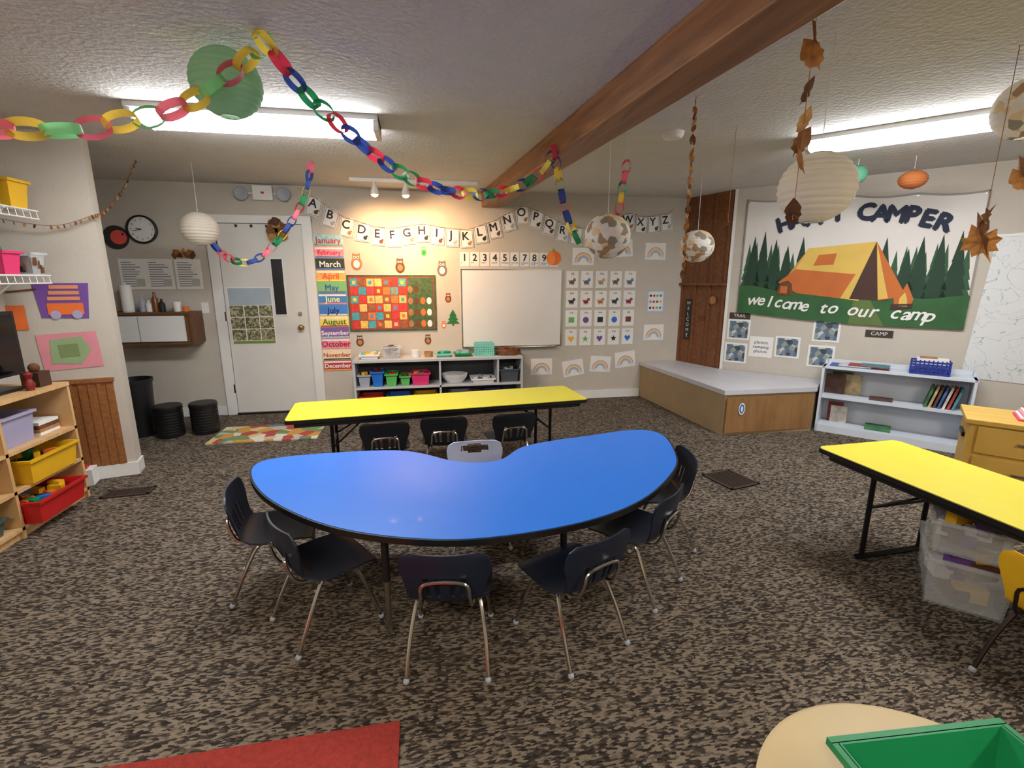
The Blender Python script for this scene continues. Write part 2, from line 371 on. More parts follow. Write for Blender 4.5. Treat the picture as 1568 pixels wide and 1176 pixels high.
for i in range(10):
    x=.5+i*.118
    b.box(x-.052,x+.052,1.64,1.80,0,.003,PAPER); b.text(str(i+1),x,1.735,.005,.11 if i<9 else .085,DARK,bold=.002)
    for k in range(i+1): b.disc(x-.035+(k%5)*.0175,1.68-(k//5)*.02,.006,.005,BLUP,n=8)
b.finish('number_cards')
b=MB(BW); b.disc(1.56,1.74,.09,.006,ORNG,ry=.085); b.disc(1.53,1.74,.05,.007,pm('orange_light',(238,140,60),.7),ry=.08); b.box(1.55,1.57,1.82,1.85,.003,.006,LGRN); b.finish('orange_paper_pumpkin')
tab=[(-1.3,2.36),(-1.08,2.246),(-.82,2.06),(-.485,1.96),(-.3,1.945),(.04,2.0),(.3,1.96),(.54,1.945),(.85,2.05),(1.18,2.22),(1.36,2.17),(1.66,2.03),(1.97,1.97),(2.2,2.04),(2.47,2.17),(2.7,2.13),(3.02,2.18),(3.1,2.3)]
b=MB(BW)
b.tube([(x/20,interp(tab,x/20)+.1,.014) for x in range(-25,62)],.003,LBRN,n=4)
for i in range(26):
    x=-1.1+i*.163; z=interp(tab,x)
    rot=math.atan2(interp(tab,x+.06)-interp(tab,x-.06),.12)*.5
    Mx=Matrix.Translation((x,z,.006+.002*(i%2)))@Matrix.Rotation(rot,4,'Z')
    b.box(-.075,.075,-.1,.1,0,.003,PAPER,Mx)
    for q in((-.068,.068,-.093,-.089),(-.068,.068,.089,.093),(-.068,-.064,-.093,.093),(.064,.068,-.093,.093)): b.rect(*q,.0045,DARK,Mx)
    b.text(chr(65+i),-.015,.025,.005,.125,DARK,M=Mx,bold=.003)
    b.disc(.03,-.055,.022,.005,[BRN,GREY,LBRN,DARK][i%4],M=Mx,n=10); b.disc(.045,-.035,.012,.006,[BRN,GREY,LBRN,DARK][i%4],M=Mx,n=8)
b.finish('alphabet_card_banner')
b=MB(BW)
ic=[DARK,RED,LGRN,BLUP,ORNG,PURP,BRN,YELP]
FUR=[pm('icon_%d'%i,c,.8) for i,c in enumerate([(120,95,75),(200,130,70),(90,110,140),(60,60,66),(190,160,120),(150,60,60)])]
for i in range(5):
    for j in range(4):
        x=1.80+i*.186; z=1.49-j*.235
        b.box(x-.075,x+.075,z-.1,z+.1,0,.004,PAPER); m=ic[(i*3+j*5)%8] if j>1 else FUR[(i*2+j*3)%6]
        b.text('pig cat dog bee ant hat sun cup box fan'.split()[(i+j*3)%10],x,z+.072,.0055,.035,DARK)
        if j>1:
            k=(i*2+j)%4
            if k==0: b.disc(x,z-.02,.038,.0055,m,n=18)
            elif k==1: b.poly([(x+.042*math.sin(a*math.pi/5)*(1 if a%2==0 else .45),z-.02+.042*math.cos(a*math.pi/5)*(1 if a%2==0 else .45)) for a in range(10)],.0055,m)
            elif k==2: b.poly([(x-.036,z-.05),(x+.036,z-.05),(x+.036,z+.016),(x-.036,z+.016)],.0055,m)
            else: b.poly([(x,z-.06),(x+.04,z-.01),(x+.028,z+.02),(x,z+.004),(x-.028,z+.02),(x-.04,z-.01)],.0055,m)
        else:
            b.disc(x-.008,z-.03,.034,.0055,m,ry=.022,n=12); b.disc(x+.026,z-.004,.019,.006,m,n=10)
            for q in(-.03,-.012,.006,.02): b.rect(x+q-.004,x+q+.004,z-.065,z-.035,.0055,m)
            b.poly([(x-.04,z-.03),(x-.055,z),(x-.035,z-.015)],.0057,m); b.disc(x+.03,z,.003,.007,PAPER,n=6)
b.finish('picture_word_cards')
rb=[(215,120,120),(235,180,120),(235,225,150),(150,195,150),(140,165,210),(180,150,200)]
def rainbow(M,w=.27,h=.2):
    b=MB(M); b.box(-w/2,w/2,-h/2,h/2,0,.003,PAPER)
    for k,c in enumerate(rb):
        r1=w*.4-k*.011; r0=r1-.008; n=10
        for i in range(n):
            a=math.pi*i/n; c2=math.pi*(i+1)/n
            b.poly([(r0*math.cos(a),-h*.3+r0*math.sin(a)),(r1*math.cos(a),-h*.3+r1*math.sin(a)),(r1*math.cos(c2),-h*.3+r1*math.sin(c2)),(r0*math.cos(c2),-h*.3+r0*math.sin(c2))],.0045,pm('rb%d'%k,c,.8))
    for q in(-1,1): b.disc(q*w*.33,-h*.32,.03,.006,pm('cloud_pale',(200,208,220),.8),ry=.018,n=10)
    b.finish('rainbow_drawing')
for X,z,r in((1.43,.43,0),(1.84,.40,8),(2.2,.44,-4),(2.53,.49,6),(1.93,1.76,0),(2.42,1.86,4),(2.86,1.83,0),(2.9,.83,0)): rainbow(BW@Matrix.Translation((X,z,0))@Matrix.Rotation(math.radians(r),4,'Z'))
b=MB(BW); b.box(2.78,3.02,1.08,1.36,0,.003,pm('pale_blue_paper',(175,190,215),.8)); b.rect(2.8,3.0,1.1,1.34,.0045,PAPER)
for k in range(12): b.disc(2.83+(k%4)*.045,1.14+(k//4)*.075,.016,.006,ic[k%8],n=8)
b.finish('counting_poster')

# ---------------------------------------------------------------- low shelf under whiteboard
SH=pm('shelf_grey',(188,190,192),.5,var=.03)
b=MB(); x0,x1,y0,y1=-.77,1.12,5.4,5.735
b.box(x0,x1,y0-.01,y1,.6,.625,SH); b.box(x0,x0+.022,y0,y1,0,.6,SH); b.box(x1-.022,x1,y0,y1,0,.6,SH); b.box(.16,.18,y0,y1,.05,.6,SH)
b.box(x0,x1,y0,y1,.04,.06,SH); b.box(x0+.02,x1-.02,y0,y1,.3,.32,SH); b.box(x0,x1,y1-.01,y1,.04,.6,pm('shelf_back_dark',(70,72,75),.7)); b.box(.82,.84,y0,y1,.32,.6,SH); b.finish('low_storage_shelf')
def bin_(name,x,y,z,w,d,h,mat,deg=0,fill=None,flare=.015,nf=16,fs_=1):
    b=MB(place(x,y,z,deg)); t=.006
    o=[(-w/2+flare,-d/2+flare),(w/2-flare,-d/2+flare),(w/2-flare,d/2-flare),(-w/2+flare,d/2-flare)]
    r=[(-w/2,-d/2),(w/2,-d/2),(w/2,d/2),(-w/2,d/2)]
    ri=[(-w/2+t,-d/2+t),(w/2-t,-d/2+t),(w/2-t,d/2-t),(-w/2+t,d/2-t)]
    oi=[(p[0]*.95,p[1]*.95) for p in o]
    vs=[(p[0],p[1],0) for p in o]+[(p[0],p[1],h) for p in r]+[(p[0],p[1],h) for p in ri]+[(p[0],p[1],t) for p in oi]
    fs=[(0,3,2,1)]+[(i,(i+1)%4,4+(i+1)%4,4+i) for i in range(4)]+[(4+i,4+(i+1)%4,8+(i+1)%4,8+i) for i in range(4)]+[(8+i,8+(i+1)%4,12+(i+1)%4,12+i) for i in range(4)]+[(12,13,14,15)]
    b.add(vs,fs,mat)
    g=.012
    for (a,c,e,f) in((-w/2-g,w/2+g,-d/2-g,-d/2+.002),(-w/2-g,w/2+g,d/2-.002,d/2+g),(-w/2-g,-w/2+.002,-d/2,d/2),(w/2-.002,w/2+g,-d/2,d/2)): b.box(a,c,e,f,h-.016,h,mat)
    if fill:
        for k in range(nf):
            c=fill[k%len(fill)]; px=(R()-.5)*w*.6; py=(R()-.5)*d*.6; hh=(.02+R()*.03)*fs_
            b.box(-.03*fs_,.03*fs_,-.015*fs_,.015*fs_,0,hh,c,place(px,py,h*.06+R()*h*.75,R()*180))
    return b.finish(name)
for x,m in((-.66,GREY),(-.52,BLUP),(-.37,LGRN),(-.05,PINK)): bin_('storage_bin',x,5.55,.322,.125 if m!=PINK else .2,.24,.14 if m!=BLUP else .17,m,fill=[RED,YELP,GRN])
bin_('storage_bin',-.22,5.56,.322,.11,.24,.11,LGRN,fill=[BRN,YELP])
b=MB(); b.lathe([(.09,0),(.14,.06),(.15,.1),(.14,.1),(.085,.01),(.001,.01)],PAPER,.34,5.56,.322); 
b.finish('white_bowl',smooth=True)
bin_('sorting_tray',.665,5.56,.322,.26,.24,.05,PAPER,fill=[GREY,PAPER,BRN])
bin_('storage_bin',.97,5.56,.322,.22,.24,.15,pm('dark_grey_plastic',(75,80,85),.5),fill=[PAPER,GREY])
for x,m in((-.6,RED),(-.3,BLUP),(0,YELP),(.4,GREY),(.8,DBLU)): bin_('storage_bin',x,5.56,.062,.24,.24,.15,m)
bin_('clear_storage_box',-.36,5.58,.626,.2,.15,.13,CLEAR,fill=[BRN,LBRN,GREY])
bin_('storage_tray',-.6,5.58,.626,.2,.18,.05,PAPER,fill=[TEAL,YELP,PAPER])
b=MB(); b.lathe([(.045,0),(.05,.08),(.045,.08),(.04,.01),(.001,.01)],PAPER,-.1,5.56,.626); b.lathe([(.045,0),(.05,.06),(.045,.06),(.04,.01),(.001,.01)],LBRN,.05,5.56,.626); b.finish('ceramic_cup',smooth=True)
bin_('sorting_tray',.22,5.56,.626,.15,.15,.04,TEAL,fill=[TEAL,GRN]); bin_('sorting_tray',.44,5.56,.626,.18,.15,.04,GRN,fill=[TEAL,GREY])
b=MB(place(.69,5.57,.626)); 
for k in range(6): 
    for q in((-.11,.11,-.085,-.08),(-.11,.11,.08,.085),(-.11,-.105,-.085,.085),(.105,.11,-.085,.085)): b.box(*q,.005+k*.025,.02+k*.025,TEAL)
for i in range(9):
    for yy in(-.083,.083): b.box(-.11+i*.026,-.1+i*.026,yy-.004,yy+.004,0,.15,TEAL)
b.box(-.11,.11,-.085,.085,0,.006,TEAL); b.finish('teal_basket')
b=MB(); 
for k in range(5):
    b.tube([(.98+(.14-.008*k)*math.cos(a*math.pi/8)+.01*math.sin(a*3+k),5.57+(.1-.006*k)*math.sin(a*math.pi/8),.64+k*.013+.006*math.sin(a*2.3+k)) for a in range(17)],.011,BRN,n=6)
for k in range(14): b.sphere(.92+R()*.14,5.53+R()*.08,.66+R()*.02,.012,LBRN,6)
b.finish('twig_nest_basket',smooth=True)

# ---------------------------------------------------------------- platform
PT=pm('platform_tan',(160,137,104),.6,var=.05); PTOP=pm('platform_top',(196,196,202),.4,var=.04)
PLW=wood('platform_wood',(132,96,58),(154,116,74),(6,6,1))
pp=[(2.75,5.755),(2.83,4.07),(3.80,4.05),(4.12,4.32),(3.44,5.1),(3.24,5.755)]
b=MB(); b.prism(pp,0,.41,PT)
b.prism([(2.73,5.755),(2.81,4.05),(3.805,4.03),(4.12,4.32),(3.44,5.1),(3.24,5.755)],.41,.455,PTOP)
b.box(2.84,3.79,4.045,4.056,.03,.38,PLW)
Mq=frame((3.0,4.04),(1,0)); b.disc(.0,.27,.035,.003,PAPER,ry=.06,M=Mq); b.disc(0,.27,.026,.004,BLUP,ry=.045,M=Mq); b.disc(0,.27,.012,.005,PAPER,ry=.03,M=Mq)
b.finish('raised_platform')

# ---------------------------------------------------------------- camping banner (fabric, hung just off the wall)
b=MB(DW)
def Q(p,q):
    x=.14+p*1.92; zt=2.34-.10*p-.022*abs(math.sin(math.pi*p*4)); zb=1.13-.08*p-.03*math.sin(math.pi*p); return (x,zb+(zt-zb)*q)
def ban(pts,z,mat):
    P=[Q(*p) for p in pts]; b.add([(p[0],p[1],z+.012) for p in P],[tuple(range(len(P)))],mat)
SK=pm('banner_cream',(218,214,210),.8,var=.03,nscale=3); DG=pm('banner_darkgreen',(34,62,46),.8); MG=pm('banner_midgreen',(52,88,62),.8); GG=pm('banner_ground',(50,94,54),.8,var=.15,nscale=5)
TEN=pm('tent_tan',(196,146,76),.8); TENY=pm('tent_yellow',(214,180,90),.8); TENO=pm('tent_orange',(190,104,50),.8); TEND=pm('tent_dark',(70,48,40),.8); NV=pm('banner_navy',(34,42,62),.8)
N=32
cl=[(i/N,0) for i in range(N+1)]+[(i/N,1) for i in range(N,-1,-1)]
Pc=[Q(*p) for p in cl]; n_=len(Pc)
b.add([(p[0],p[1],.018) for p in Pc]+[(p[0],p[1],.0245) for p in Pc],[tuple(range(n_)),tuple(range(n_,2*n_))]+[(i,(i+1)%n_,n_+(i+1)%n_,n_+i) for i in range(n_)],SK)
HEM=pm('banner_hem',(150,148,144),.8)
for e in((0,.006),(.994,1)): ban([(e[0],0),(e[1],0),(e[1],1),(e[0],1)],.0128,HEM)
ban([(i/N,.985) for i in range(N+1)]+[(i/N,1) for i in range(N,-1,-1)],.0128,HEM)
for p in(.01,.25,.5,.75,.99):
    x,y=Q(p,.975); b.lathe([(.008,0),(.008,.012),(.001,.013)],CHROME,x,y,.022,10); b.tube([(x,y,.03),(x,y+.04,0)],.002,PAPER,4)
def pine(p,q,w,h,mat,z):
    for k in range(4):
        ww=w*(1-.2*k); q0=q+h*.18*k*1.05; ban([(p-ww/2,q0),(p,q0-.012),(p+ww/2,q0),(p,min(q0+h*.42,q+h))],z+k*.0003,mat)
    ban([(p-w*.06,q-h*.12),(p+w*.06,q-h*.12),(p+w*.04,q+.02),(p-w*.04,q+.02)],z,TEND)
random.seed(3)
for k in range(26):
    e=abs(k/25-.5)*2
    pine(.035+k*.0372,.22,.075,.28+.12*e+.08*R(),MG,.0135)
for p,h in((.06,.5),(.11,.55),(.17,.48),(.23,.42),(.75,.4),(.8,.5),(.87,.52),(.935,.54),(.66,.5),(.3,.5)): pine(p,.2,.11,h,DG,.015)
ban([(i/N,0) for i in range(N+1)]+[(i/N,.24+.015*math.sin(i*.65)) for i in range(N,-1,-1)],.0165,GG)
ban([(.55,0),(.7,.0),(.63,.2),(.56,.22)],.0172,pm('banner_path',(90,112,60),.8))
ban([(.22,.30),(.33,.60),(.62,.66),(.58,.62),(.50,.22)],.018,TEN)
ban([(.33,.60),(.62,.66),(.56,.40),(.28,.42)],.0185,TENY)
ban([(.36,.46),(.45,.47),(.46,.56),(.38,.55)],.019,TENO)
ban([(.20,.30),(.28,.42),(.56,.40),(.50,.20),(.3,.22)],.0188,TENO)
ban([(.62,.66),(.50,.20),(.58,.19)],.0195,TENY); ban([(.62,.66),(.54,.20),(.70,.20)],.020,TEND)
ban([(.62,.66),(.66,.20),(.77,.24)],.0205,TENO); ban([(.62,.66),(.66,.21),(.70,.22)],.021,TENY)
ban([(.205,.19),(.20,.24),(.215,.30),(.25,.32),(.27,.29),(.28,.2)],.021,BRN); ban([(.215,.21),(.25,.21),(.25,.27),(.215,.27)],.0215,TENO)
for k in range(3): ban([(.715,.13+.015*k),(.80,.15+.01*k),(.8,.165+.01*k),(.715,.145+.015*k)],.0225+k*.0003,TEND)
ban([(.73,.15),(.79,.15),(.80,.22),(.785,.27),(.765,.34),(.75,.27),(.72,.24)],.0222,TENO); ban([(.745,.16),(.78,.16),(.775,.22),(.763,.27),(.745,.22)],.0228,TENY)
def btext(ch,p,q,size,rot,mat,z,bold=0,sx=1,shear=0):
    x,y=Q(p,q); b.text(ch,x,y,z+.012,size,mat,rot,sx=sx,bold=bold,shear=shear)
wd='HAPPY CAMPER'
for i,ch in enumerate(wd):
    if ch==' ': continue
    t=i/(len(wd)-1); p=.20+t*.66; q=.79+.085*math.sin(math.pi*t)
    btext(ch,p,q,.205,math.radians(22*(.5-t)*1.6),NV,.0235,bold=.012,sx=1.0)
w='welcome to our camp'
for i,ch in enumerate(w):
    if ch==' ': continue
    t=i/(len(w)-1); btext(ch,.075+t*.79,.125-.03*t+(.006 if i%2 else 0),.165,.08-.1*t,PAPER,.024,bold=.003,sx=1.0,shear=.35)
b.finish('camping_welcome_banner')
def sheetmat():
    m=bpy.data.materials.new('scribbled_paper'); m.use_nodes=True; nt=m.node_tree; L=nt.links; p=nt.nodes['Principled BSDF']; p.inputs['Roughness'].default_value=.5
    tc=nt.nodes.new('ShaderNodeTexCoord'); n=nt.nodes.new('ShaderNodeTexNoise'); n.inputs['Scale'].default_value=4; n.inputs['Detail'].default_value=2; n.inputs['Distortion'].default_value=2.0
    L.new(tc.outputs['Object'],n.inputs['Vector']); w=nt.nodes.new('ShaderNodeMath'); w.operation='SINE'; k=nt.nodes.new('ShaderNodeMath'); k.operation='MULTIPLY'; k.inputs[1].default_value=30
    L.new(n.outputs['Fac'],k.inputs[0]); L.new(k.outputs[0],w.inputs[0]); r=nt.nodes.new('ShaderNodeValToRGB'); r.color_ramp.elements[0].position=.965; r.color_ramp.elements[0].color=lin((216,219,222)); r.color_ramp.elements[1].position=.995; r.color_ramp.elements[1].color=lin((165,178,172))
    L.new(w.outputs[0],r.inputs['Fac']); L.new(r.outputs['Color'],p.inputs['Base Color']); return m
b=MB(DW); b.add([(2.1,.62,.006),(2.9,.6,.006),(2.95,1.95,.006),(2.16,1.86,.006)],[(0,1,2,3)],sheetmat()); b.box(2.14,2.96,1.85,1.87,0,.01,PAPER); b.finish('scribble_map_sheet')
PH=patchy('photo_print',[(90,110,130),(190,195,200),(60,70,80),(140,150,140),(120,130,150)],22)
for t,z,m in((.17,.93,PH),(.16,.66,PH),(.42,.75,PAPER),(.68,.77,PH),(1.02,.97,PH),(1.0,.70,PH)):
    b=MB(DW); b.box(t-.12,t+.12,z-.115,z+.115,0,.004,PAPER); b.rect(t-.1,t+.1,z-.095,z+.095,.0055,m)
    if m is PAPER:
        for k in range(3): b.text('camping' if k%2 else 'photos',t,z+.05-k*.05,.007,.05,DARK)
    b.finish('pinned_photo')
for t,z,s in((.17,1.085,'TRAIL'),(1.46,.97,'CAMP')):
    b=MB(DW); b.box(t-.11,t+.11,z-.035,z+.035,0,.006,pm('sign_dark',(60,48,42),.7)); b.text(s,t,z,.008,.05,PAPER); b.finish('wooden_camp_sign')
b=MB(AL); b.box(.1,.2,.75,1.25,.0,.02,pm('sign_dark2',(45,38,34),.7))
for k,ch in enumerate('WELCOME'): b.text(ch,.15,1.2-k*.066,.022,.06,PAPER)
b.finish('welcome_sign')
b=MB(AL); b.disc(.5,1.25,.06,.016,BRN); b.disc(.5,1.25,.045,.017,LBRN); b.box(.3,.4,1.0,1.06,0,.006,BRN); b.finish('wood_slice_sign')

# ---------------------------------------------------------------- white bookshelf
BSW=pm('bookshelf_white',(204,211,222),.45,var=.02)
BS=DW@Matrix.Translation((1.07,0,.09)); Lb=1.12
b=MB(BS); b.box(0,.02,0,.66,0,.3,BSW); b.box(Lb-.02,Lb,0,.66,0,.3,BSW); b.box(0,Lb,.05,.07,0,.3,BSW); b.box(0,Lb,.34,.36,0,.27,BSW); b.box(-.005,Lb+.005,.64,.66,0,.3,BSW); b.box(0,Lb,0,.66,0,.008,BSW); b.box(0,Lb,0,.05,.28,.3,BSW)
b.box(.0,.02,.66,.70,0,.12,BSW); b.box(Lb-.02,Lb,.66,.70,0,.12,BSW); b.box(0,Lb,.66,.7,0,.012,BSW)
b.finish('white_bookshelf')
cols=[(60,110,70),(180,160,120),(90,60,50),(60,90,150),(200,195,185),(150,60,50),(70,120,130)]
b=MB(BS); 
for k,(x,h) in enumerate(((.12,.22),(.2,.2),(.07,.2))):
    b.box(x-.05,x+.12,.361,.361+h,.02+.03*k,.03+.03*k,pm('book_%d'%k,cols[k],.6,var=.4,nscale=15))
for k in range(7): 
    Mb=Matrix.Translation((.80+k*.032,.362,.05))@Matrix.Rotation(-.22,4,'Z'); b.box(0,.018,0,.2,0,.16,pm('book_%d'%(k%7),cols[k%7],.6,var=.4,nscale=15),Mb)
b.box(.40,.58,.361,.375,.05,.2,pm('book_2',cols[2]))
b.box(.07,.2,.071,.27,.05,.07,pm('book_5',cols[5])); b.box(.1,.24,.071,.24,.09,.1,pm('book_4',cols[4])); b.box(.4,.6,.071,.1,.05,.22,pm('book_0',cols[0]))
b.finish('picture_books')
b=MB(BS)
for k,(x,w) in enumerate(((.05,.3),(.12,.26),(.2,.32),(.3,.22))): b.box(x,x+w,.661+k*.008,.668+k*.008,.03+.01*k,.24,pm('book_%d'%(k+3),cols[(k+3)%7],.6,var=.4,nscale=15))
b.finish('stacked_magazines')
b=MB(BS); 
for k in range(5):
    for q in((.66,.94,.24,.25),(.66,.94,.06,.07)): b.box(q[0],q[1],.665+k*.025,.68+k*.025,q[2],q[3],DBLU)
    for q in((.66,.67),(.93,.94)): b.box(q[0],q[1],.665+k*.025,.68+k*.025,.06,.25,DBLU)
for i in range(10): b.box(.66+i*.03,.67+i*.03,.662,.79,.24,.252,DBLU)
b.box(.66,.94,.662,.668,.06,.25,DBLU); b.box(.70,.92,.67,.8,.09,.2,PAPER); b.box(.72,.84,.8,.81,.1,.2,LBRN); b.finish('dark_blue_basket')

# ---------------------------------------------------------------- chairs
def chair(x,y,deg,mat=NAVY,handle=False,leg=CHROME):
    b=MB(place(x,y,0,deg))
    prof=[(.175,.278,.13,0,0),(.165,.298,.15,0,0),(.12,.303,.165,.008,0),(.04,.297,.17,.016,0),(-.04,.293,.17,.018,0),(-.10,.297,.16,.018,.005),(-.14,.318,.142,.01,.012),(-.16,.355,.138,0,.02),(-.172,.40,.15,0,.022),(-.182,.45,.165,0,.025),(-.19,.49,.168,0,.025),(-.194,.52,.158,0,.022),(-.195,.536,.125,0,.018)]
    pr=[]
    for i in range(len(prof)-1):
        for k in range(3):
            t=k/3; pr.append([prof[i][q]*(1-t)+prof[i+1][q]*t for q in range(5)])
    pr.append(list(prof[-1])); NJ=16; G=[]
    for (py,pz,hw,ez,ey) in pr:
        G.append([(hw*(2*j/NJ-1),py+ey*(2*j/NJ-1)**2,pz+ez*(2*j/NJ-1)**2) for j in range(NJ+1)])
    skip=set()
    if handle:
        for i in range(28,33):
            for j in range(4,12):
                if ((i-30)/2.6)**2+((j-7.5)/3.9)**2<1: skip.add((i,j))
    else:
        for i in range(20,26):
            for j in (4,6,9,11): skip.add((i,j))
    b.grid(G,-.008,mat,skip)
    for q in(-1,1):
        b.tube(cr([(q*.155,-.2,.012),(q*.145,-.14,.15),(q*.125,-.08,.265),(q*.11,-.04,.283),(q*.11,.04,.283),(q*.125,.08,.265),(q*.145,.13,.13),(q*.158,.165,.012)],4),.0085,leg)
        for p in((q*.155,-.2),(q*.158,.165)): b.sphere(p[0],p[1],.013,.013,GREY,8)
    b.tube([(-.11,-.04,.28),(.11,-.04,.28)],.008,leg); b.tube([(-.11,.04,.28),(.11,.04,.28)],.008,leg)
    b.tube(cr([(-.10,-.06,.28),(-.095,-.15,.30),(-.09,-.185,.36),(-.07,-.195,.42),(.07,-.195,.42),(.09,-.185,.36),(.095,-.15,.30),(.10,-.06,.28)],4),.007,leg)
    return b.finish('childrens_chair',smooth=True)
chair(.07,1.765,-9); chair(.566,1.75,24); chair(-.46,2.03,-57); chair(-.745,2.36,-82); chair(.985,2.045,40); chair(1.275,2.41,80)
chair(.28,2.6,180,LAVC,True)
BL2=pm('black_metal',(30,30,32),.35,.6)
for x,y,a in((-.30,3.47,4),(.13,3.54,-3),(.62,3.545,6)): chair(x,y,a,pm('black_chair',(20,24,32),.4))

# ---------------------------------------------------------------- kidney table
kp=[(-.902,2.579),(-.80,2.675),(-.487,2.70),(-.2,2.68),(-.04,2.60),(.117,2.46),(.25,2.405),(.39,2.43),(.541,2.60),(.75,2.68),(.99,2.73),(1.33,2.79),(1.45,2.66),(1.345,2.30),(1.197,2.08),(.924,1.833),(.616,1.69),(.216,1.635),(-.098,1.69),(-.404,1.843),(-.674,2.10),(-.84,2.36)]
K=[(p.x,p.y) for p in cr([(a,c,0) for a,c in kp],6,True)]
cx,cy=.25,2.2
b=MB(); b.prism(K,.522,.548,BLACK)
b.prism([(cx+(p[0]-cx)*.99,cy+(p[1]-cy)*.986) for p in K],.548,.5505,BLUE)
for x,y in((-.19,1.86),(.60,1.95),(-.62,2.5),(1.1,2.5)):
    b.tube([(x,y,.27),(x,y,.53)],.016,BLACK,12); b.tube([(x,y,.012),(x,y,.3)],.013,CHROME,12); b.lathe([(.018,0),(.018,.012),(.001,.02)],CHROME,x,y,0,12); b.box(x-.04,x+.04,y-.04,y+.04,.512,.523,BLACK)
b.finish('kidney_shaped_table',smooth=True)
def rtable(x,y,deg,L,W,z=.55):
    b=MB(place(x,y,0,deg)); r=.04
    pts=[]
    for sx,sy,a0 in((1,1,0),(-1,1,90),(-1,-1,180),(1,-1,270)):
        for k in range(5): a=math.radians(a0+k*22.5); pts.append((sx*(L/2-r)+r*math.cos(a),sy*(W/2-r)+r*math.sin(a)))
    b.prism(pts,z-.028,z-.003,BLACK); b.prism([(p[0]*.995,p[1]*.98) for p in pts],z-.003,z,YEL)
    b.box(-L/2+.06,L/2-.06,-W/2+.04,-W/2+.055,z-.065,z-.028,BLACK); b.box(-L/2+.06,L/2-.06,W/2-.055,W/2-.04,z-.065,z-.028,BLACK)
    for s in(-1,1):
        X=s*(L/2-.3)
        for q in(-1,1): b.tube([(X,q*(W/2-.09),.02),(X,q*(W/2-.09),z-.03)],.013,BL2); b.tube([(X,q*(W/2-.09),z*.55),(X-s*.28,0,z-.04)],.007,BL2)
        b.tube([(X,-W/2+.06,.016),(X,W/2-.06,.016)],.016,BL2); b.tube([(X,-W/2+.09,z*.55),(X,W/2-.09,z*.55)],.008,BL2)
    b.finish('yellow_folding_table',smooth=True)
rtable(.14,3.765,5.6,2.27,.54); rtable(2.53,1.38,92,1.86,.57)

# ---------------------------------------------------------------- left storage shelf
b=MB(); x0,x1,y0,y1=-2.78,-2.36,1.9,3.66
for yy in(y0,2.48,3.07,y1-.02): b.box(x0,x1,yy,yy+.02,0,.80,MAPLE)
for z in(.05,.27,.5): b.box(x0,x1,y0,y1,z,z+.02,MAPLE)
b.box(x0,x1+.005,y0,y1,.80,.825,MAPLE); b.box(x0,x0+.01,y0,y1,.05,.8,MAPLE); b.box(x0,x1-.02,y0,y1,0,.05,MAPLE)
b.finish('wooden_storage_shelf')
bin_('yellow_bin',-2.50,3.38,.291,.34,.40,.15,YELP,fill=[YELP,ORNG,BRN,GRN],nf=26)
bin_('red_bin',-2.48,3.30,.071,.42,.40,.14,RED,fill=[GRN,BLUP,YELP,ORNG],nf=26,fs_=1.3)
bin_('lavender_basket',-2.55,3.24,.521,.3,.28,.19,LAV,fill=[PAPER,LAV])
b=MB()
for k in range(4): b.box(-2.6,-2.42,3.43,3.6,.521+k*.022,.54+k*.022,[PAPER,LBRN,BRN,PAPER][k])
b.finish('stacked_books')
b=MB(); b.box(-2.72,-2.46,3.2,3.46,.826,.845,BLACK); b.box(-2.60,-2.575,3.28,3.38,.845,.93,BLACK); b.box(-2.59,-2.555,3.0,3.61,.9,1.30,BLACK); b.box(-2.556,-2.552,3.02,3.59,.92,1.28,pm('screen_dark',(10,11,13),.15)); b.finish('black_monitor')
b=MB(); b.box(-2.5,-2.40,3.48,3.58,.826,.92,pm('dark_wood_toy',(70,45,32),.6)); b.lathe([(.02,0),(.028,.04),(.014,.07),(.024,.1),(.001,.12)],pm('dark_red',(120,30,28),.5),-2.4,3.4,.826); b.sphere(-2.45,3.53,.945,.03,BRN); b.finish('wooden_toy_set',smooth=True)
bin_('dark_storage_tray',-2.52,2.90,.071,.28,.2,.1,pm('grey_green_plastic',(70,85,80),.5),fill=[PAPER])
b=MB(PW); b.box(-.36,-.24,0,.12,.02,.14,PAPER); b.box(-.34,-.28,.12,.14,.04,.1,RED); b.finish('white_storage_box')
def wshelf(z):
    b=MB(); 
    for k in range(9): b.tube([(-2.79+.04*k,2.5,z),(-2.79+.04*k,3.84,z)],.004,WHITE,6)
    for k in range(24): b.tube([(-2.79,2.5+k*.058,z),(-2.46,2.5+k*.058,z),(-2.455,2.5+k*.058,z-.05)],.003,WHITE,5)
    b.tube([(-2.455,2.5,z-.05),(-2.455,3.84,z-.05)],.005,WHITE,6); b.tube([(-2.455,2.5,z),(-2.455,3.84,z)],.006,WHITE,6)
    for y in(2.7,3.6): b.tube([(-2.79,y,z-.28),(-2.48,y,z-.01)],.006,WHITE,6)
    b.finish('wire_wall_shelf')
wshelf(1.93); wshelf(1.52)
bin_('yellow_bin',-2.58,3.74,1.937,.22,.16,.17,YELP); bin_('clear_storage_box',-2.60,3.46,1.937,.26,.3,.26,CLEAR,fill=[GREY,BRN,PAPER],nf=26,fs_=1.6)
bin_('clear_storage_box',-2.51,3.77,1.527,.1,.12,.14,CLEAR,fill=[BRN,DARK]); bin_('pink_basket',-2.51,3.56,1.527,.1,.14,.14,PINK)
b=MB(); b.lathe([(.10,0),(.105,.05),(.1,.16),(.06,.25),(.001,.27)],pm('teal_dark',(40,120,115),.5),-2.68,3.64,1.527); b.finish('teal_dome_toy',smooth=True)
b=MB(PW@Matrix.Translation((-.25,1.35,0))); b.poly([(-.14,-.12),(.12,-.13),(.15,.12),(-.16,.12)],.004,PURP); b.box(-.1,.1,-.1,-.02,.005,.007,ORNG)
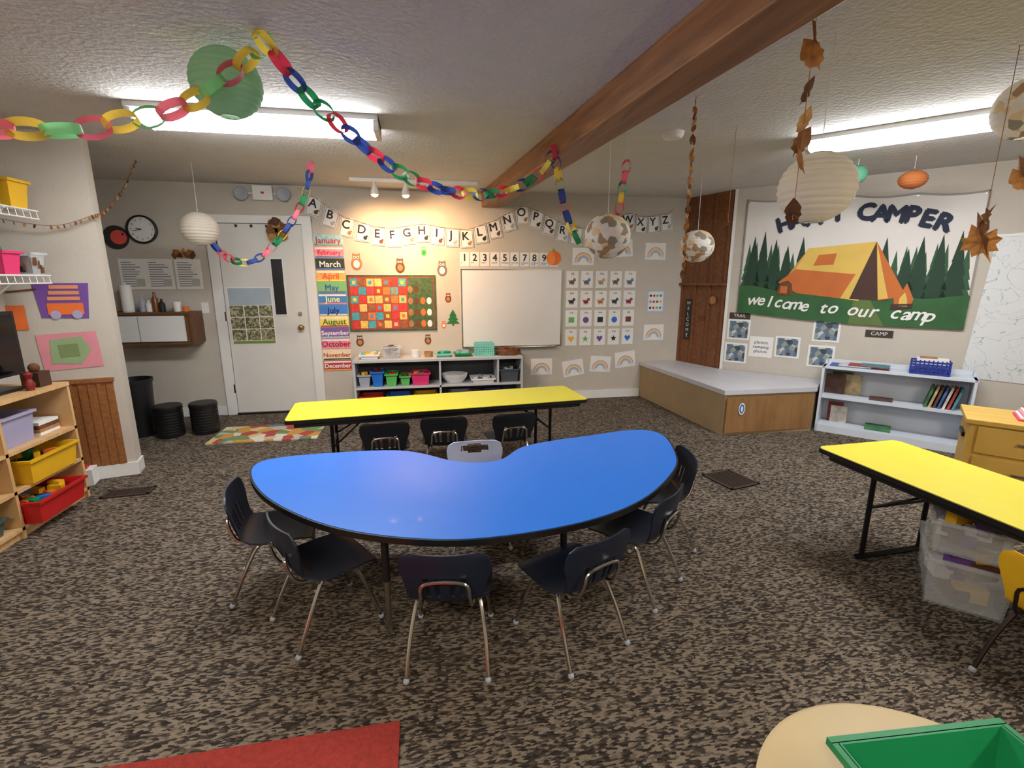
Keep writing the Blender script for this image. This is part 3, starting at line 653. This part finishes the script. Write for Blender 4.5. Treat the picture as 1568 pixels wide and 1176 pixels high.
for k in range(3): b.rect(-.09+.01*k,.09,-.0+k*.04,.025+k*.04,.008,pm('peach',(215,140,100),.8))
for q in(-.06,.06): b.disc(q,-.1,.03,.009,LAV)
b.tube([(-.3,.06,.006),(-.14,.08,.006)],.006,BRN); b.finish('purple_paper_collage')
b=MB(PW@Matrix.Translation((-.27,.99,0))@Matrix.Rotation(.05,4,'Z')); b.rect(-.17,.17,-.13,.13,.004,pm('pink_paper',(215,140,152),.8)); b.poly([(-.12,-.08),(.05,-.1),(.12,0),(.08,.1),(-.1,.09)],.006,pm('sage_paper',(145,168,125),.8)); b.rect(-.06,.05,-.04,.05,.008,pm('olive_paper',(120,140,90),.8)); b.finish('pink_paper_collage')
b=MB(PW); b.rect(-.57,-.47,1.15,1.32,.005,ORNG); b.finish('orange_paper_art')

# ---------------------------------------------------------------- right-hand furniture
Ds=frame((3.33,2.33),D)
b=MB(Ds); b.box(0,1.0,0,.62,-.42,0,GOLDW); b.box(-.02,1.02,.62,.65,-.44,.02,GOLDW)
for k in range(3): b.box(.04,.48,.06+k*.19,.23+k*.19,0,.015,GOLDW); b.box(.22,.3,.14+k*.19,.155+k*.19,.015,.03,CHROME); b.box(.52,.96,.06+k*.19,.23+k*.19,0,.015,GOLDW)
b.box(-.016,0,.5,.53,-.3,-.12,BL2); b.finish('wooden_drawer_cabinet',bevel=.004)
b=MB(Ds); 
for k in range(5): b.box(.22+.01*k,.48+.01*k,.651+k*.012,.661+k*.012,-.32,-.1,[PINK,PAPER,pm('pink_paper',(220,130,150)),PAPER,PINK][k])
b.finish('paper_stack')
bin_('clear_plastic_tote',2.53,1.68,0,.42,.30,.235,CLEAR,43,fill=[PURP,YELP,GREY,PAPER,BRN,PINK],nf=22,fs_=2.0)
bin_('clear_plastic_tote',2.55,1.70,.24,.38,.27,.16,CLEAR,40,fill=[PURP,YELP,GREY,PAPER,BRN,PINK],nf=18,fs_=1.6)
chair(2.27,1.12,-84,YELP,False,pm('dark_metal',(50,38,34),.4,.6))
tx=.905
b=MB(); b.lathe([(.33,0),(.345,.006),(.345,.022),(.335,.028),(.001,.028)],pm('birch_top',(205,184,142),.45,var=.04,nscale=4),tx,.48,.472,64)
for k in range(4):
    a=math.pi/4+k*math.pi/2; b.tube([(tx+.2*math.cos(a),.48+.2*math.sin(a),.475),(tx+.26*math.cos(a),.48+.26*math.sin(a),.0)],.02,MAPLE,10)
b.finish('round_wooden_table',smooth=True)
bin_('green_bin',.93,.50,.501,.36,.26,.12,GRN,-4,flare=.03)
b=MB(); b.box(-2.1,-.13,.3,1.425,.001,.014,pm('red_rug_mat',(172,56,46),.95,var=.15,bump=.8,bscale=200,nscale=60)); b.finish('red_rug')
def vent(x,y,deg,w,d):
    b=MB(place(x,y,0,deg)); m=pm('vent_brown',(58,44,38),.5); b.box(-w/2,w/2,-d/2,d/2,.001,.005,pm('vent_dark',(25,20,18),.6))
    for k in range(int(w/.02)): b.box(-w/2+k*.02,-w/2+k*.02+.009,-d/2,d/2,.005,.009,m)
    for q in((-w/2,w/2,-d/2,-d/2+.02),(-w/2,w/2,d/2-.02,d/2),(-w/2,-w/2+.02,-d/2,d/2),(w/2-.02,w/2,-d/2,d/2)): b.box(*q,.005,.01,m)
    b.finish('floor_vent')
vent(2.26,3.09,12,.28,.3); vent(-2.12,3.66,5,.3,.14)

# ---------------------------------------------------------------- ceiling lights, plus added fill lights
TUBE=pm('tube_glow',(250,251,252),.5,emit=54,var=0); FILLW=pm('fill_glow_warm',(255,244,228),.5,emit=62,var=0); FIX=pm('fixture_white',(215,215,212),.5)  # warm glow is only for the added fill lights behind the camera
def fixture(x,y,deg,L=1.3,W=.24,T=TUBE):
    b=MB(place(x,y,H,deg)); b.box(-L/2-.03,L/2+.03,-W/2-.02,W/2+.02,-.03,0,FIX)
    b.prism([(-L/2,-W/2),(L/2,-W/2),(L/2,W/2),(-L/2,W/2)],-.08,-.03,T)
    for s in(-1,1): b.box(s*L/2-(.03 if s<0 else 0),s*L/2+(.03 if s>0 else 0),-W/2-.01,W/2+.01,-.085,-.0,FIX)
    b.finish('fluorescent_or_fill_light')
fixture(-.9,3.4,0); fixture(3.19,2.78,math.degrees(math.atan2(D.y,D.x)),1.3,.22); fixture(-.9,-.6,0,T=FILLW); fixture(3.0,-.6,90,T=FILLW)  # last two are unseen fill lights, added behind the camera to warm the foreground
b=MB(); b.box(-.65,.6,5.2,5.235,H-.03,H,PAPER)
GL=pm('bulb_glow',(255,200,125),.4,emit=9,var=0)
for x in(-.42,-.12):
    b.tube([(x,5.22,H-.03),(x,5.22,H-.07)],.012,PAPER); b.lathe([(.02,0),(.035,-.05),(.04,-.09),(.034,-.09)],PAPER,x,5.22,H-.06); b.lathe([(.001,-.115),(.028,-.105),(.034,-.09)],GL,x,5.22,H-.06)
b.finish('track_ceiling_light',smooth=True)
for x,tx_ in((-.42,-.35),(-.12,.3)):
    l=bpy.data.lights.new('spot_lamp','SPOT'); l.energy=85; l.color=(1,.58,.28); l.spot_size=math.radians(115); l.spot_blend=1; l.shadow_soft_size=.04
    o=bpy.data.objects.new('spot_lamp',l); scene.collection.objects.link(o); o.location=(x,5.12,H-.19)
    o.rotation_euler=(Vector((tx_,5.76,1.65))-Vector(o.location)).to_track_quat('-Z','Y').to_euler()
b=MB(); b.lathe([(.001,-.04),(.055,-.04),(.07,-.025),(.075,0)],PAPER,1.7,3.28,H); b.finish('smoke_detector',smooth=True)

# ---------------------------------------------------------------- lanterns
def lantern(x,y,z,r,mat,name='paper_lantern',n=13,sz=.95,rib=.04):
    b=MB(); prof=[]; K_=n*6
    for k in range(K_+1):
        t=k/K_; a=math.pi*(.09+.82*t); rr=r*math.sin(a)*(1-rib*(1-abs(math.cos(math.pi*n*t))))
        prof.append((rr,-r*sz*math.cos(a)))
    vs=[];fs=[];nn=36
    for q,h in prof:
        for i in range(nn): a=2*math.pi*i/nn; vs.append((x+q*math.cos(a),y+q*math.sin(a),z+h))
    for k in range(len(prof)-1):
        for i in range(nn): fs.append((k*nn+i,k*nn+(i+1)%nn,(k+1)*nn+(i+1)%nn,(k+1)*nn+i))
    b.add(vs,fs,mat)
    rt=prof[-1][0]
    for zz_ in(.96,-.96): b.tube([(x+rt*math.cos(a*math.pi/8),y+rt*math.sin(a*math.pi/8),z+r*sz*zz_) for a in range(17)],.002,CHROME,5)
    b.tube([(x-rt,y,z+r*sz*.96),(x,y,z+r*sz*.9),(x+rt,y,z+r*sz*.96)],.0015,CHROME,4)
    b.tube([(x,y,z+r*.85),(x,y,H)],.0015,PAPER,4); b.finish(name,smooth=True)
LW=pm('lantern_white',(236,230,218),.8,trans=.5)
COL=patchy('lantern_collage',[(238,236,230),(232,226,215),(175,145,115),(240,238,234),(234,232,228),(150,145,135),(236,232,226),(228,205,165)],24,trans=.5)
lantern(1.664,1.911,1.875,.15,LW); lantern(1.211,3.136,1.771,.15,COL,rib=.015); lantern(2.366,3.997,1.775,.145,COL,rib=.015); lantern(2.76,1.95,2.26,.14,COL,rib=.015)
lantern(-.772,2.43,2.30,.14,pm('lantern_green',(172,206,175),.8,trans=.5)); lantern(-1.876,4.808,1.92,.15,LW)
lantern(3.58,3.69,2.34,.075,pm('lantern_teal',(110,185,150),.8,trans=.4),'paper_lantern',8); lantern(3.934,3.51,2.28,.1,pm('lantern_orange',(205,125,70),.8,trans=.4),'paper_lantern',8,.7)

# ---------------------------------------------------------------- paper chains
CH=[pm('chain_%d'%i,c,.7,var=.08,nscale=15,trans=.35) for i,c in enumerate([(240,120,140),(238,205,85),(140,222,155),(215,60,85),(50,75,150),(45,145,95),(240,225,100)])]
def chain(pts,seq,sp=.088,la=.056,lb=.034,hw=.016,name='paper_chain_garland'):
    C=cr(pts,12); out=[C[0]]; acc=0; 
    for a,c in zip(C,C[1:]):
        d=(c-a).length; 
        while acc+d>=sp:
            t=(sp-acc)/d; a=a+(c-a)*t; d=(c-a).length; acc=0; out.append(a.copy())
        acc+=d
    b=MB(); n=18
    for k,c in enumerate(out):
        t=(out[min(k+1,len(out)-1)]-out[max(k-1,0)]).normalized()
        s=t.cross(Vector((0,0,1)));  s=s.normalized() if s.length>.05 else Vector((1,0,0)); u=s.cross(t).normalized()
        ang=(math.pi/2 if k%2 else 0)+.35*math.sin(k*2.1)+.35; a=s*math.cos(ang)+u*math.sin(ang); w=t.cross(a)
        vs=[];fs=[]
        for i in range(n):
            f=2*math.pi*i/n; q=c+t*la*math.cos(f)+a*lb*math.sin(f); vs.append(tuple(q+w*hw)); vs.append(tuple(q-w*hw))
        for i in range(n): j=(i+1)%n; fs.append((2*i,2*j,2*j+1,2*i+1))
        b.add(vs,fs,CH[seq(k)])
    b.finish(name,smooth=True,normals=False)
hook=(-.578,2.327,2.42)
chain([(-2.79,1.45,2.3),(-2.0,1.7,2.08),(-1.386,1.921,1.979),(-1.31,1.958,1.974),(-1.225,1.997,1.983),(-1.139,2.046,1.997),(-1.042,2.101,2.044),(-.954,2.145,2.079),(-.853,2.18,2.133),(-.771,2.223,2.205),(-.672,2.27,2.31),hook],lambda k:[0,1,2][k%3],hw=.018)
chain([hook,(-.529,2.338,2.363),(-.465,2.413,2.283),(-.367,2.514,2.211),(-.256,2.633,2.135),(-.128,2.75,2.063),(.037,2.863,2.006),(.224,2.98,1.987),(.429,3.081,2.0),(.65,3.183,2.079),(.794,3.251,2.178),(.88,3.29,2.30)],lambda k:(1 if k<1 else [4,3,4,5,5,3,4][k%7]) if k<16 else [6,4,5,3][k%4],sp=.078,la=.052)
chain([(.88,3.27,2.30),(.915,3.24,2.089),(.955,3.213,1.904),(1.042,3.187,1.718)],lambda k:[3,4,1,5,4][k%5],sp=.07,la=.047,lb=.028)
chain([(-.882,4.61,2.42),(-.944,4.591,2.186),(-1.097,4.619,1.947),(-1.288,4.605,1.728),(-1.457,4.616,1.635),(-1.621,4.654,1.673),(-1.754,4.703,1.79)],lambda k:[0,4,4,6,5,3][k%6],sp=.07,la=.048,lb=.03)
b=MB(); b.tube([(1.36,3.23,2.22),(1.36,3.23,H)],.0015,PAPER,4); b.finish('garland_string')
chain([(1.36,3.23,2.22),(1.333,3.204,2.1),(1.293,3.16,1.93)],lambda k:[3,0,5,1][k%4],sp=.07,la=.045,lb=.028)

# ---------------------------------------------------------------- leaf strings
LF=[pm('dry_leaf_%d'%i,c,.8,var=.3,nscale=30,trans=.3) for i,c in enumerate([(130,88,54),(165,112,60),(98,64,42),(182,138,82)])]
def leaf(b,x,y,z,s,mat,az,tilt=0,big=False):
    M=Matrix.Translation((x,y,z))@Matrix.Rotation(az,4,'Z')@Matrix.Rotation(tilt,4,'Y')
    if big: pts=[(0,-1.1),(.08,-.5),(.45,-.6),(.4,-.25),(.8,-.1),(.55,.15),(.65,.5),(.3,.4),(0,1),(-.3,.4),(-.65,.5),(-.55,.15),(-.8,-.1),(-.4,-.25),(-.45,-.6),(-.08,-.5)]
    else: pts=[(.03,-1.15),(.06,-.8),(.32,-.75),(.45,-.45),(.38,-.3),(.56,-.05),(.5,.25),(.3,.6),(.05,1.0),(-.2,.75),(-.42,.4),(-.38,.1),(-.52,-.15),(-.36,-.35),(-.4,-.65),(-.05,-.8)]
    b.add([(p[0]*s*.9,.4*s*math.sin(p[0]*2.5+p[1]),p[1]*s) for p in pts]+[(0,.12*s,0)],[(i,(i+1)%16,16) for i in range(16)],mat,M)
def lstring(x,y,z0,leaves,name='hanging_leaf_string',big=False):
    b=MB(); b.tube([(x,y,H),(x,y,z0)],.0015,LBRN,4)
    for k,(z,s) in enumerate(leaves): leaf(b,x,y,z,s,LF[k%4],k*1.3+.3,.4*math.sin(k*2),big)
    b.finish(name,normals=False)
lstring(1.41,1.72,1.72,[(2.36,.05),(2.29,.06),(2.17,.045),(2.07,.05),(2.0,.055),(1.94,.055),(1.75,.05)])
lstring(1.49,2.64,1.5,[(2.42-.03*k,.022+.008*(k%3==0)) for k in range(31)])
lstring(2.52,1.87,1.6,[(1.70,.10),(1.66,.09),(1.77,.06)],big=True); lstring(2.45,1.72,1.9,[(1.95,.05),(1.9,.05)])
lstring(2.05,3.1,1.85,[(1.9,.04)])
b=MB(); pts=cr([(-2.29,4.8,H),(-2.26,4.5,2.2),(-2.2,4.1,1.98),(-2.23,4.0,1.93),(-2.45,3.93,1.85),(-2.77,3.82,1.9)],8); b.tube(pts,.002,BRN,4)
for k,p in enumerate(pts): leaf(b,p.x,p.y,p.z-.012,.016,LF[k%4],k*.9)
b.finish('leaf_garland',normals=False)
b=MB(BW)
for k in range(9):
    a=k*2.4; x=-1.5+.07*math.cos(a)*(k%3)/1.5; z=2.0+.09*math.sin(a)
    M=Matrix.Translation((x,z,.04+.004*k))@Matrix.Rotation(a,4,'Z'); s=.07
    b.poly([(0,-s),(s*.5,-s*.5),(s*.7,0),(s*.4,s*.3),(0,s),(-s*.4,s*.3),(-s*.7,0),(-s*.5,-s*.5)],0,LF[k%4],M)
b.box(-1.52,-1.48,1.98,2.02,.014,.04,BRN); b.finish('leaf_wreath')
b=MB(BW)
for k in range(7):
    M=Matrix.Translation((-2.52+.03*k,1.74+.03*(k%2),.006+.002*k))@Matrix.Rotation(k,4,'Z'); s=.05; b.poly([(0,-s),(s*.6,0),(0,s),(-s*.6,0)],0,LF[k%4],M)
b.finish('paper_leaves')

# ---------------------------------------------------------------- world + camera
w=bpy.data.worlds.new('world'); scene.world=w; w.use_nodes=True
w.node_tree.nodes['Background'].inputs['Color'].default_value=(.8,.85,.9,1); w.node_tree.nodes['Background'].inputs['Strength'].default_value=.3
cam=bpy.data.cameras.new('camera'); cam.sensor_width=36; cam.lens=740/1568*36; cam.clip_start=.05
co=bpy.data.objects.new('camera',cam); scene.collection.objects.link(co); co.location=(0,0,1.5)
co.rotation_euler=(math.radians(90-12.3),0,math.radians(-10.4)); scene.camera=co
